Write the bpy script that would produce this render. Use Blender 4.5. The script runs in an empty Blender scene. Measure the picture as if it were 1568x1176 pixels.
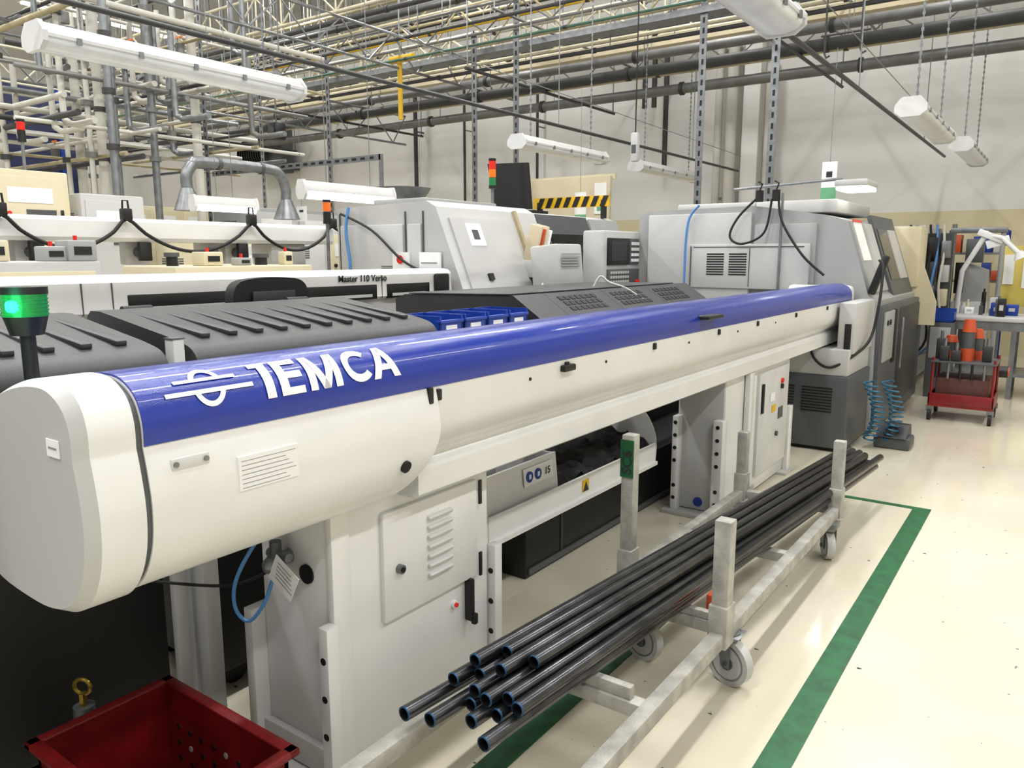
import bpy,bmesh,math,random
from mathutils import Vector,Matrix
random.seed(7)
sc=bpy.context.scene
try:
    sc.view_settings.view_transform='Standard'
except Exception: pass

# ------------------------------------------------------------ materials
def lin(c):
    return tuple((x/12.92 if x<=.04045 else ((x+.055)/1.055)**2.4) for x in c)+(1,)
MC={}
def mat(name,col,rough=.5,metal=0,var=.06,scale=6,bump=0,emit=0,coat=0):
    if name in MC: return MC[name]
    m=bpy.data.materials.new(name);m.use_nodes=True;nt=m.node_tree;b=nt.nodes['Principled BSDF']
    c=lin(col)
    b.inputs['Roughness'].default_value=rough;b.inputs['Metallic'].default_value=metal
    if coat: b.inputs['Coat Weight'].default_value=coat;b.inputs['Coat Roughness'].default_value=.08
    tc=nt.nodes.new('ShaderNodeTexCoord');n=nt.nodes.new('ShaderNodeTexNoise')
    n.inputs['Scale'].default_value=scale;n.inputs['Detail'].default_value=3
    nt.links.new(tc.outputs['Object'],n.inputs['Vector'])
    r=nt.nodes.new('ShaderNodeValToRGB')
    r.color_ramp.elements[0].position=.3;r.color_ramp.elements[1].position=.7
    r.color_ramp.elements[0].color=tuple(max(0,x*(1-var*2)) for x in c[:3])+(1,)
    r.color_ramp.elements[1].color=tuple(min(1,x*(1+var)) for x in c[:3])+(1,)
    nt.links.new(n.outputs['Fac'],r.inputs['Fac']);nt.links.new(r.outputs['Color'],b.inputs['Base Color'])
    if bump:
        bp=nt.nodes.new('ShaderNodeBump');bp.inputs['Strength'].default_value=bump;bp.inputs['Distance'].default_value=.01
        n2=nt.nodes.new('ShaderNodeTexNoise');n2.inputs['Scale'].default_value=scale*12
        nt.links.new(tc.outputs['Object'],n2.inputs['Vector'])
        nt.links.new(n2.outputs['Fac'],bp.inputs['Height']);nt.links.new(bp.outputs['Normal'],b.inputs['Normal'])
    if emit:
        b.inputs['Emission Color'].default_value=c;b.inputs['Emission Strength'].default_value=emit
        try: m.cycles.emission_sampling='NONE'
        except Exception: pass
    MC[name]=m;return m
WHITE=mat('white_enamel',(.88,.88,.875),.26,0,.03,3)
WHITE2=mat('white_panel_grey',(.81,.81,.805),.4,0,.04,5)
BLUE=mat('blue_enamel',(.03,.18,.60),.22,0,.03,40,.12,0,.3)
GREY=mat('grey_machine_paint',(.62,.625,.625),.38,0,.03,2)
LGREY=mat('light_grey_paint',(.73,.73,.725),.4,0,.03,2)
DGREY=mat('dark_grey_paint',(.30,.31,.32),.42,0,.05,3)
CHAR=mat('charcoal_plastic',(.18,.18,.19),.42,0,.08,30,.15)
BLACK=mat('black_metal',(.06,.06,.065),.45,0,.1,8)
RUB=mat('black_rubber',(.035,.035,.04),.6,0,.1,8)
CREAM=mat('cream_paint',(.82,.78,.66),.45,0,.03,2)
BEIGE=mat('beige_board',(.77,.72,.61),.6,0,.03,2)
STEEL=mat('galvanised_steel',(.52,.53,.54),.38,.6,.12,12)
PIPE=mat('grey_pipe_paint',(.45,.45,.44),.45,.2,.1,6)
PIPED=mat('dark_pipe_paint',(.23,.23,.23),.5,.2,.1,6)
YEL=mat('aged_cream_steel',(.68,.63,.50),.5,.1,.1,8)
YELB=mat('bright_yellow',(.85,.68,.12),.5)
TUBE=mat('dark_steel_tube',(.34,.345,.36),.26,.9,.2,10)
TUBEIN=mat('tube_inside_dark',(.03,.03,.035),.7)
TBLUE=mat('tube_end_cut_steel',(.18,.32,.46),.4,.5)
CARTM=mat('worn_cart_paint',(.68,.67,.64),.5,.1,.16,14,.25)
RED=mat('red_plastic',(.45,.05,.06),.42,0,.15,10,.1)
REDC=mat('red_cart_paint',(.50,.09,.09),.4,0,.12,8)
ORG=mat('orange_plastic',(.75,.30,.16),.4)
GREEN=mat('green_floor_paint',(.08,.36,.20),.4,0,.2,14)
PAPER=mat('paper_label',(.92,.92,.92),.7,0,.02,3)
INK=mat('label_ink',(.15,.15,.17),.7)
INKG=mat('faded_label_print',(.55,.55,.56),.7)
CHIPS=mat('metal_chips',(.14,.14,.14),.4,.5,.4,60,1.)
GLOW=mat('green_lamp_glow',(.15,1,.6),.3,0,.02,3,0,3)
GLENS=mat('green_lamp_lens',(.03,.50,.26),.2,0,.1,60,0,.25)
REDL=mat('red_lamp_lens',(.75,.12,.08),.3,0,.02,3,0,.3)
ORGL=mat('orange_lamp_lens',(.85,.4,.1),.3,0,.02,3,0,.3)
SGRN=mat('green_signal_lens',(.1,.45,.25),.3)
LIT=mat('lit_fluorescent_tube',(1,1,.97),.3,0,.0,3,0,5)
DIFF=mat('lamp_diffuser',(.86,.87,.88),.2,0,.05,5)
SCREEN=mat('dark_screen',(.05,.06,.07),.15)
BBLUE=mat('blue_plastic_bin',(.07,.22,.58),.4)
NAVY=mat('navy_panel',(.06,.10,.30),.5)
HOSEB=mat('blue_hose',(.30,.52,.75),.35)
TEAL=mat('teal_coil_hose',(.08,.36,.48),.35)
BRASS=mat('brass',(.60,.50,.22),.3,.8)
PIPEP=mat('pale_duct_paint',(.77,.76,.72),.45,0,.04,4)
SGREEN=mat('sign_green',(.4,.65,.48),.6)

def floor_mat():
    m=bpy.data.materials.new('epoxy_floor');m.use_nodes=True;nt=m.node_tree;b=nt.nodes['Principled BSDF']
    tc=nt.nodes.new('ShaderNodeTexCoord')
    n=nt.nodes.new('ShaderNodeTexNoise');n.inputs['Scale'].default_value=.8;n.inputs['Detail'].default_value=5
    nt.links.new(tc.outputs['Object'],n.inputs['Vector'])
    r=nt.nodes.new('ShaderNodeValToRGB');r.color_ramp.elements[0].position=.3;r.color_ramp.elements[1].position=.7
    r.color_ramp.elements[0].color=lin((.81,.78,.695));r.color_ramp.elements[1].color=lin((.87,.845,.77))
    nt.links.new(n.outputs['Fac'],r.inputs['Fac'])
    s=nt.nodes.new('ShaderNodeTexNoise');s.inputs['Scale'].default_value=22;s.inputs['Detail'].default_value=4
    nt.links.new(tc.outputs['Object'],s.inputs['Vector'])
    rr=nt.nodes.new('ShaderNodeValToRGB');rr.color_ramp.elements[0].position=.71;rr.color_ramp.elements[1].position=.73
    nt.links.new(s.outputs['Fac'],rr.inputs['Fac'])
    mx=nt.nodes.new('ShaderNodeMixRGB');mx.inputs[2].default_value=lin((.25,.23,.2))
    nt.links.new(rr.outputs['Color'],mx.inputs[0]);nt.links.new(r.outputs['Color'],mx.inputs[1])
    nt.links.new(mx.outputs[0],b.inputs['Base Color'])
    b.inputs['Roughness'].default_value=.14;b.inputs['Coat Weight'].default_value=.35;b.inputs['Coat Roughness'].default_value=.06
    return m
FLOOR=floor_mat()
WALL=mat('white_wall_plaster',(.87,.865,.85),.8,0,.03,.6)
WAINS=mat('cream_wainscot_paint',(.82,.78,.65),.6,0,.03,.6)
CEIL=mat('ceiling_paint',(.80,.80,.80),.8,0,.03,1)

# ------------------------------------------------------------ builder
class M:
    def __init__(s,name): s.name=name;s.bm=bmesh.new();s.mats=[]
    def mi(s,m):
        if m not in s.mats: s.mats.append(m)
        return s.mats.index(m)
    def box(s,x0,x1,y0,y1,z0,z1,m,bev=0,rz=0,ry=0,rx=0):
        before=set(s.bm.faces)
        c=Vector(((x0+x1)/2,(y0+y1)/2,(z0+z1)/2))
        R=Matrix.Rotation(rz,4,'Z')@Matrix.Rotation(ry,4,'Y')@Matrix.Rotation(rx,4,'X')
        T=Matrix.Translation(c)@R@Matrix.Diagonal((abs(x1-x0),abs(y1-y0),abs(z1-z0),1))
        r=bmesh.ops.create_cube(s.bm,size=1,matrix=T)
        if bev:
            es=list({e for v in r['verts'] for e in v.link_edges})
            bmesh.ops.bevel(s.bm,geom=es,offset=min(bev,.45*min(abs(x1-x0),abs(y1-y0),abs(z1-z0))),segments=2,profile=.5,affect='EDGES')
        i=s.mi(m)
        for f in set(s.bm.faces)-before: f.material_index=i
        return s
    def cyl(s,p1,p2,r,m,seg=14,r2=None):
        before=set(s.bm.faces)
        if seg>6: seg=max(seg,14)
        p1=Vector(p1);p2=Vector(p2);d=p2-p1
        q=d.to_track_quat('Z','Y').to_matrix().to_4x4()
        bmesh.ops.create_cone(s.bm,cap_ends=True,segments=seg,radius1=r,radius2=r if r2 is None else r2,depth=d.length,matrix=Matrix.Translation((p1+p2)/2)@q)
        i=s.mi(m)
        for f in set(s.bm.faces)-before: f.material_index=i
        return s
    def sph(s,c,r,m,sc_=(1,1,1)):
        before=set(s.bm.faces)
        bmesh.ops.create_uvsphere(s.bm,u_segments=16,v_segments=12,radius=r,matrix=Matrix.Translation(c)@Matrix.Diagonal((*sc_,1)))
        i=s.mi(m)
        for f in set(s.bm.faces)-before: f.material_index=i
    def quad(s,pts,m):
        f=s.bm.faces.new([s.bm.verts.new(p) for p in pts]);f.material_index=s.mi(m);return f
    def prism(s,prof,a0,a1,m,axis='y',cap=True):
        f0=a0 if callable(a0) else (lambda u,v:a0)
        f1=a1 if callable(a1) else (lambda u,v:a1)
        def P(u,v,a):
            return {'y':(u,a,v),'x':(a,u,v),'z':(u,v,a)}[axis]
        A=[s.bm.verts.new(P(u,v,f0(u,v))) for u,v in prof];B=[s.bm.verts.new(P(u,v,f1(u,v))) for u,v in prof]
        n=len(prof);i=s.mi(m);fs=[]
        for k in range(n):
            f=s.bm.faces.new((A[k],A[(k+1)%n],B[(k+1)%n],B[k]));f.material_index=i;fs.append(f)
        if cap:
            for L in (A,B):
                f=s.bm.faces.new(L);f.material_index=i;fs.append(f)
        bmesh.ops.recalc_face_normals(s.bm,faces=fs)
        return s
    def sweep(s,pts,r,m,seg=8,smooth=0):
        pts=[Vector(p) for p in pts]
        if r>.012: seg=max(seg,14)
        if smooth:
            out=[];n=len(pts)
            for k in range(n-1):
                p0=pts[max(k-1,0)];p1=pts[k];p2=pts[k+1];p3=pts[min(k+2,n-1)]
                for j in range(smooth):
                    t=j/smooth
                    out.append(.5*((2*p1)+(p2-p0)*t+(2*p0-5*p1+4*p2-p3)*t*t+(3*p1-p0-3*p2+p3)*t**3))
            out.append(pts[-1]);pts=out
        i=s.mi(m);prev=None;fs=[];N=None
        for k,p in enumerate(pts):
            a=pts[max(k-1,0)];b=pts[min(k+1,len(pts)-1)];t=(b-a).normalized()
            if N is None: N=t.orthogonal().normalized()
            else: N=(N-t*N.dot(t)).normalized()
            Bn=t.cross(N)
            ring=[s.bm.verts.new(p+(N*math.cos(2*math.pi*j/seg)+Bn*math.sin(2*math.pi*j/seg))*r) for j in range(seg)]
            if prev:
                for j in range(seg):
                    f=s.bm.faces.new((prev[j],prev[(j+1)%seg],ring[(j+1)%seg],ring[j]));f.material_index=i;fs.append(f)
            else:
                f=s.bm.faces.new(ring);f.material_index=i;fs.append(f)
            prev=ring
        f=s.bm.faces.new(prev);f.material_index=i;fs.append(f)
        bmesh.ops.recalc_face_normals(s.bm,faces=fs)
        return s
    def text(s,txt,size,m,loc,face='x',bold=0,ext=.001):
        cu=bpy.data.curves.new('lettering','FONT');cu.body=txt;cu.size=size;cu.extrude=ext;cu.offset=bold
        cu.resolution_u=6
        o=bpy.data.objects.new('tmp',cu);bpy.context.collection.objects.link(o)
        bpy.context.view_layer.update()
        me=bpy.data.meshes.new_from_object(o);bpy.data.objects.remove(o)
        bm2=bmesh.new();bm2.from_mesh(me)
        i=s.mi(m);vm={}
        for v in bm2.verts:
            x,y,z=v.co
            if face=='x': p=(loc[0]+z,loc[1]+x,loc[2]+y)
            elif face=='-y': p=(loc[0]+x,loc[1]-z,loc[2]+y)
            elif face=='-yv': p=(loc[0]-y,loc[1]-z,loc[2]+x)
            vm[v]=s.bm.verts.new(p)
        for f in bm2.faces:
            try:
                nf=s.bm.faces.new([vm[v] for v in f.verts]);nf.material_index=i
            except Exception: pass
        bm2.free()
    def done(s,ang=26.5):
        bm=s.bm
        for f in bm.faces: f.smooth=True
        for e in bm.edges:
            if len(e.link_faces)==2 and e.calc_face_angle(0)>math.radians(ang): e.smooth=False
            elif len(e.link_faces)!=2: e.smooth=False
        me=bpy.data.meshes.new(s.name);bm.to_mesh(me);bm.free()
        for m in s.mats: me.materials.append(m)
        o=bpy.data.objects.new(s.name,me);bpy.context.collection.objects.link(o)
        return o
def crv(pts,n=5):
    out=[];N=len(pts)
    for k in range(N-1):
        p0=pts[max(k-1,0)];p1=pts[k];p2=pts[k+1];p3=pts[min(k+2,N-1)]
        for j in range(n):
            t=j/n
            out.append(tuple(.5*(2*p1[i]+(p2[i]-p0[i])*t+(2*p0[i]-5*p1[i]+4*p2[i]-p3[i])*t*t+(3*p1[i]-p0[i]-3*p2[i]+p3[i])*t**3) for i in (0,1)))
    out.append(pts[-1]);return out

# ------------------------------------------------------------ room
XL,XR,YF,YB,H=-26,7,-5,14.5,8
o=M('floor');o.box(XL,XR,YF,YB,-.1,0,FLOOR);o.done()
o=M('wall_back');o.box(XL,XR,YB,YB+.2,0,H,WALL);o.box(XL,XR,YB-.012,YB,0,2.3,WAINS);o.done()
o=M('wall_left');o.box(XL-.2,XL,YF,YB,0,H,WALL);o.box(XL,XL+.012,YF,YB-.02,0,2.3,WAINS);o.done()
o=M('wall_right');o.box(XR,XR+.2,YF,YB,0,H,WALL);o.box(XR-.012,XR,YF,YB-.02,0,2.3,WAINS);o.done()
o=M('ceiling');o.box(XL,XR,YF,YB,H,H+.2,CEIL);o.done()
o=M('wall_pilaster');o.box(-5.05,-4.75,YB-.3,YB-.02,0,H-.02,WALL,.01);o.done()
o=M('floor_marking_line')
o.box(-.66,-.56,-1,5.36,0,.003,GREEN);o.box(-1.38,-.66,5.31,5.36,0,.003,GREEN);o.box(-1.38,-1.29,.4,5.31,0,.003,GREEN)
o.done()

# ------------------------------------------------------------ ceiling lights (out of view, added to light the room)
for x in (-20,-14.5,-9.5,-5.3,-1.4,3.5):
    for y in (-1.5,4.5,10.5):
        o=M('unseen_ceiling_light');o.box(x-.18,x+.18,y-1.8,y+1.8,7.3,7.38,WHITE);o.box(x-.13,x+.13,y-1.75,y+1.75,7.27,7.3,LIT)
        for yy in (y-1.4,y+1.4): o.cyl((x,yy,7.38),(x,yy,7.99),.012,STEEL,6)
        ob=o.done()
        l=bpy.data.lights.new('unseen_ceiling_lamp','AREA');l.shape='RECTANGLE';l.size=.3;l.size_y=3.5;l.energy=208;l.color=(.99,.985,.975)
        lo=bpy.data.objects.new('unseen_lamp_light',l);bpy.context.collection.objects.link(lo);lo.parent=ob;lo.location=(x,y,7.25)

# ------------------------------------------------------------ FRONT BAR FEEDER
SH=crv([(-1.497,1.213),(-1.497,1.262),(-1.515,1.308),(-1.555,1.338),(-1.61,1.350),(-1.70,1.343),(-1.80,1.318),(-1.90,1.28)],5)
def bar_feeder():
    o=M('bar_feeder')
    back=crv([(-1.90,1.28),(-2.0,1.22),(-2.05,1.12),(-2.05,1.0)],4)[1:]
    near=crv([(-2.0,.92),(-1.9,.875),(-1.75,.862),(-1.65,.866),(-1.575,.89),(-1.52,.94),(-1.487,1.01),(-1.478,1.09),(-1.486,1.16),(-1.497,1.213)],4)[:-1]
    nearp=SH+back+near
    ye=lambda u,v: 1.70-max(0,1.09-v)**1.6*1.6
    o.prism(nearp,.80,ye,WHITE)
    cx,cz=-1.77,1.1
    def scale(p,k): return [(cx+(u-cx)*k,cz+(v-cz)*k) for u,v in p]
    o.prism(scale(nearp,.985),.775,.80,DGREY)
    o.prism(scale(nearp,1.03),.69,.782,WHITE)
    A=scale(nearp,1.03);B=scale(nearp,.97)
    va=[o.bm.verts.new((u,.69,v)) for u,v in A];vb=[o.bm.verts.new((u,.665,v)) for u,v in B];i=o.mi(WHITE);i2=o.mi(LGREY)
    n=len(A)
    for k in range(n):
        f=o.bm.faces.new((va[k],vb[k],vb[(k+1)%n],va[(k+1)%n]));f.material_index=i2
    f=o.bm.faces.new(vb);f.material_index=i2
    far=crv([(-1.565,.955),(-1.585,.97),(-1.585,.99),(-1.55,1.015),(-1.515,1.06),(-1.50,1.12),(-1.497,1.213)],3)[:-1]
    farp=SH+back+[(-2.0,.9),(-1.95,.855),(-1.58,.855),(-1.56,.868),(-1.56,.945)]+far
    o.prism(farp,1.685,7.2,WHITE)
    bl=[(cx+(u-cx)*1.012,cz+(v-cz)*1.02) for u,v in SH]
    inner=[(cx+(u-cx)*.97,cz+(v-cz)*.94) for u,v in SH]
    o.prism(bl+inner[::-1],.802,7.12,BLUE)
    o.box(-2.05,-1.495,7.12,7.24,1.0,1.335,WHITE,.04)
    o.box(-1.495,-1.48,7.14,7.22,1.08,1.16,BLACK,.005)
    o.box(-1.505,-1.485,1.66,1.68,1.165,1.215,BLACK,.004);o.box(-1.505,-1.487,1.70,1.72,1.17,1.205,BLACK,.004)
    for y in (2.44,3.2,4.0,4.64,5.45,6.3):
        o.box(-1.505,-1.487,y-.012,y+.012,1.175,1.205,BLACK,.004)
    o.box(-1.51,-1.475,2.40,2.48,1.17,1.195,BLACK,.006)
    for y in (2.2,2.75,3.6,4.3,5.0): o.cyl((-1.505,y,1.17),(-1.494,y,1.17),.006,BLACK,8)
    o.box(-1.57,-1.44,3.72,3.92,1.275,1.295,BLACK,.008);o.box(-1.54,-1.50,3.76,3.88,1.25,1.28,BLACK)
    o.cyl((-1.50,1.555,1.005),(-1.482,1.555,1.0),.018,RUB,20)
    o.box(-1.484,-1.4755,1.005,1.17,1.07,1.15,PAPER)
    for j in range(7):
        o.box(-1.4757,-1.475,1.012,1.163-.03*((j*3)%4)/3,1.138-j*.0105,1.1395-j*.0105,INKG)
    o.box(-1.492,-1.483,.85,.94,1.15,1.178,WHITE2,.006)
    for y in (.86,.93): o.cyl((-1.484,y,1.165),(-1.479,y,1.165),.006,STEEL,10)
    o.box(-1.60,-1.55,.662,.6645,1.21,1.245,PAPER);o.box(-1.592,-1.558,.6612,.662,1.226,1.230,INKG)
    arc=[];L=0
    for k in range(len(bl)):
        if k: L+=math.dist(bl[k],bl[k-1])
        arc.append(L)
    def onarc(sv,off):
        sv=max(0,min(sv,arc[-1]-1e-5))
        for k in range(1,len(bl)):
            if arc[k]>=sv:
                t=(sv-arc[k-1])/(arc[k]-arc[k-1]);a=Vector(bl[k-1]);b=Vector(bl[k]);p=a.lerp(b,t);d=(b-a).normalized()
                return p+Vector((d.y,-d.x))*off
    K=[1.0]
    def Y(v): return 1.085+(v-1.085)*K[0]
    def poly(pts,steps=8):
        smin=min(p[1] for p in pts);smax=max(p[1] for p in pts);n=len(pts)
        def span(sv):
            xs=[]
            for k in range(n):
                a=pts[k];b=pts[(k+1)%n]
                if abs(a[1]-b[1])<1e-9:
                    if abs(a[1]-sv)<1e-7: xs+= [a[0],b[0]]
                elif min(a[1],b[1])-1e-9<=sv<=max(a[1],b[1])+1e-9:
                    xs.append(a[0]+(b[0]-a[0])*(sv-a[1])/(b[1]-a[1]))
            return Y(min(xs)),Y(max(xs))
        for k in range(steps):
            s0=smin+(smax-smin)*k/steps;s1=smin+(smax-smin)*(k+1)/steps
            a0,b0=span(s0);a1,b1=span(s1);p=onarc(s0,.003);q=onarc(s1,.003)
            if b0-a0<1e-6 and b1-a1<1e-6: continue
            o.quad([(p.x,a0-1e-6,p.y),(p.x,b0+1e-6,p.y),(q.x,b1+1e-6,q.y),(q.x,a1-1e-6,q.y)],PAPER)
    def bar(y0,y1,s0,s1): poly([(y0,s0),(y1,s0),(y1,s1),(y0,s1)])
    def arcseg(yc,scn,ry,rs,t0,t1,th,N=18):
        for k in range(N):
            P=[]
            for e,t in ((0,k),(1,k),(1,k+1),(0,k+1)):
                a=t0+(t1-t0)*t/N;q=onarc(scn+(rs-e*th)*math.sin(a),.003);P.append((q.x,Y(yc+(ry-e*th)*math.cos(a)),q.y))
            o.quad(P,PAPER)
    bar(.86,1.075,.088,.098);bar(.89,1.04,.118,.127)
    arcseg(.965,.107,.040,.050,.35,2.8,.012);arcseg(.965,.107,.040,.050,3.5,5.9,.012)
    K[0]=.93
    S0,S1=.052,.150;hh=S1-S0;w=.027
    y=1.085;bar(y,y+.022,S1-.016,S1);bar(y+.022,y+.022+w,S0,S1)
    y=1.152;bar(y,y+w,S0,S1)
    for s_ in (S0,S0+hh/2-.009,S1-.018): bar(y+w,y+.075,s_,s_+.018)
    y=1.245;bar(y,y+w*.9,S0,S1);bar(y+.088,y+.088+w*.9,S0,S1)
    poly([(y,S1),(y+.026,S1),(y+.068,S0),(y+.044,S0)]);poly([(y+.11,S1),(y+.084,S1),(y+.044,S0),(y+.068,S0)])
    y=1.375;arcseg(y+.055,(S0+S1)/2,.055,hh/2,.75,2*math.pi-.75,.021)
    y=1.475;poly([(y,S0),(y+w,S0),(y+.068,S1),(y+.042,S1)]);poly([(y+.11,S0),(y+.11-w,S0),(y+.042,S1),(y+.068,S1)]);bar(y+.025,y+.085,S0+.022,S0+.038)
    # --- cabinet leg 1
    o.box(-1.98,-1.65,1.41,2.15,.03,.868,WHITE,.008)
    o.box(-1.665,-1.638,1.40,1.47,.02,.862,WHITE,.004)
    o.box(-1.655,-1.632,1.60,2.07,.455,.815,WHITE,.008)
    for j in range(7):
        z=.74-j*.033;o.box(-1.636,-1.618,1.80,1.92,z,z+.014,WHITE2,.005,ry=.5)
    o.cyl((-1.635,1.665,.62),(-1.615,1.665,.62),.015,STEEL,18);o.cyl((-1.617,1.665,.62),(-1.610,1.665,.62),.008,BLACK,12)
    for z in (.5,.77): o.box(-1.636,-1.627,2.075,2.09,z-.05,z+.04,BLACK,.003)
    o.box(-1.65,-1.615,2.01,2.03,.30,.46,BLACK,.006);o.box(-1.625,-1.605,2.015,2.035,.29,.33,BLACK,.004)
    o.cyl((-1.65,1.95,.385),(-1.64,1.95,.385),.014,PAPER,14);o.cyl((-1.64,1.95,.385),(-1.632,1.95,.385),.008,REDL,12)
    for y0,y1 in ((1.355,1.40),(2.155,2.20)):
        o.box(-1.66,-1.62,y0,y1,.0,.54,WHITE,.004)
        for z in (.08,.2,.32,.44): o.cyl((-1.64,y0-.002,z),(-1.64,y0+.004,z),.011,RUB,12)
    o.box(-2.02,-1.98,1.36,1.44,0,.50,WHITE,.004)
    o.box(-2.0,-1.65,1.385,1.41,.03,.12,WHITE2,.004)
    o.box(-2.05,-1.58,1.34,1.45,0,.02,WHITE,.003);o.box(-2.05,-1.58,2.10,2.22,0,.02,WHITE,.003)
    o.cyl((-1.76,1.408,.66),(-1.76,1.402,.66),.03,RUB,18)
    o.cyl((-1.84,1.41,.70),(-1.84,1.34,.70),.022,STEEL,12);o.cyl((-1.84,1.36,.76),(-1.84,1.36,.66),.018,DGREY,12)
    o.sph((-1.84,1.34,.69),.026,STEEL);o.cyl((-1.87,1.36,.72),(-1.78,1.36,.72),.014,STEEL,10)
    o.sweep([(-1.84,1.35,.80),(-1.87,1.31,.76),(-1.93,1.28,.64),(-1.94,1.28,.55),(-1.89,1.29,.52),(-1.85,1.32,.58),(-1.84,1.35,.66)],.006,HOSEB,10,6)
    o.sweep([(-1.84,1.36,.68),(-2.0,1.3,.60),(-2.2,1.1,.64),(-2.3,.9,.70)],.005,RUB,8,6)
    o.box(-1.82,-1.71,1.325,1.327,.63,.72,PAPER,0,ry=.5)
    for j in range(5): o.box(-1.805+j*.004,-1.725,1.3235,1.3245,.65+j*.013,.652+j*.013,INKG,0,ry=.5)
    # --- support 2
    o.box(-1.90,-1.60,4.86,5.75,.02,.87,WHITE,.008)
    o.box(-1.61,-1.58,5.02,5.68,.12,.82,WHITE2,.006)
    o.box(-1.60,-1.565,4.78,4.86,.0,.86,WHITE,.004)
    o.box(-1.60,-1.565,5.70,5.78,.0,.5,WHITE,.004)
    for y,z,c in ((5.5,.72,REDL),(5.5,.68,BLACK),(5.42,.35,DGREY)): o.cyl((-1.585,y,z),(-1.565,y,z),.018,c,12)
    o.box(-1.58,-1.565,5.06,5.09,.55,.75,BLACK,.004)
    o.box(-1.579,-1.575,5.3,5.38,.52,.57,YELB);o.box(-1.579,-1.575,5.25,5.35,.6,.66,PAPER);o.box(-1.579,-1.575,5.45,5.55,.45,.53,DGREY)
    o.box(-1.88,-1.60,4.42,4.45,.03,.86,LGREY,.003)
    o.box(-1.90,-1.86,4.36,4.44,.02,.62,WHITE,.004);o.box(-1.64,-1.58,4.36,4.44,.02,.62,WHITE,.004);o.box(-1.9,-1.605,4.45,4.86,.02,.855,WHITE)
    for x in (-1.88,-1.61):
        for z in (.1,.18,.34,.42,.5,.58): o.cyl((x,4.362,z),(x,4.356,z),.012,RUB,10)
    o.box(-1.94,-1.54,4.32,4.47,0,.025,LGREY,.003);o.box(-1.94,-1.54,5.6,5.8,0,.02,LGREY,.003)
    o.cyl((-1.74,4.44,.08),(-1.74,4.415,.08),.03,BBLUE,16)
    o.done()
    o=M('signal_beacon')
    x,y=-2.02,.82
    o.cyl((x,y,1.20),(x,y,1.42),.017,BLACK,14);o.cyl((x,y,1.21),(x,y,1.23),.03,BLACK,16)
    o.cyl((x,y,1.41),(x,y,1.455),.036,BLACK,20,.048)
    o.cyl((x,y,1.455),(x,y,1.508),.049,GLENS,24)
    for j in range(6): o.cyl((x,y,1.459+j*.009),(x,y,1.462+j*.009),.051,GLENS,24)
    o.box(x+.01,x+.04,y-.05,y-.02,1.465,1.495,GLOW,.01)
    o.cyl((x,y,1.508),(x,y,1.525),.052,BLACK,24)
    ob=o.done()
    l=bpy.data.lights.new('beacon_light','POINT');l.energy=.8;l.color=(.1,1,.45);l.shadow_soft_size=.05
    lo=bpy.data.objects.new('beacon_light',l);bpy.context.collection.objects.link(lo);lo.location=(x+.07,y-.09,1.48);lo.parent=ob
bar_feeder()

# ------------------------------------------------------------ chip tray
o=M('chip_tray')
y0,y1=2.42,4.02
o.box(-1.865,-1.85,y0,y1,.40,.52,WHITE,.003);o.box(-1.853,-1.835,y0,y1,.395,.415,WHITE);o.box(-2.4,-1.86,y0,y1,.39,.41,DGREY)
o.prism([(-1.855,.40),(-1.855,.68),(-2.0,.78),(-2.4,.78),(-2.4,.40)],y0-.012,y0,WHITE)
o.prism(crv([(-1.855,.40),(-1.855,.56),(-1.93,.70),(-2.05,.76),(-2.25,.72),(-2.4,.6),(-2.4,.40)],3),y1,y1+.012,LGREY)
o.box(-1.93,-1.915,y0+.002,3.05,.46,.665,WHITE,.003,ry=-.1);o.box(-2.3,-2.285,y0+.002,3.05,.46,.70,WHITE2,.003)
o.box(-2.28,-1.935,3.04,3.05,.46,.66,WHITE2)
o.box(-1.912,-1.908,2.76,3.0,.56,.64,PAPER,0,ry=-.1)
for y in (2.80,2.87): o.cyl((-1.91,y,.60),(-1.903,y,.60),.026,BBLUE,16);o.box(-1.903,-1.901,y-.008,y+.008,.59,.612,PAPER)
o.text('15',.05,INK,(-1.902,2.92,.585),'x')
v=[];i=o.mi(CHIPS);nx,ny=14,40
for a in range(nx+1):
    v.append([o.bm.verts.new((-2.38+(.50)*a/nx,y0+.02+(y1-y0-.04)*b/ny,.45+.06*math.sin(math.pi*a/nx)+random.uniform(-.02,.025)+(.06 if b>16 else 0))) for b in range(ny+1)])
for a in range(nx):
    for b in range(ny):
        o.bm.faces.new((v[a][b],v[a+1][b],v[a+1][b+1],v[a][b+1])).material_index=i
o.box(-1.849,-1.846,3.18,3.24,.44,.5,YELB)
o.prism([(3.185,.443),(3.235,.443),(3.21,.49)],-1.846,-1.844,INK,axis='x')
for x in (-1.95,-2.3): o.box(x-.015,x+.015,3.88,3.91,.36,.39,DGREY)
o.done(20)

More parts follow.
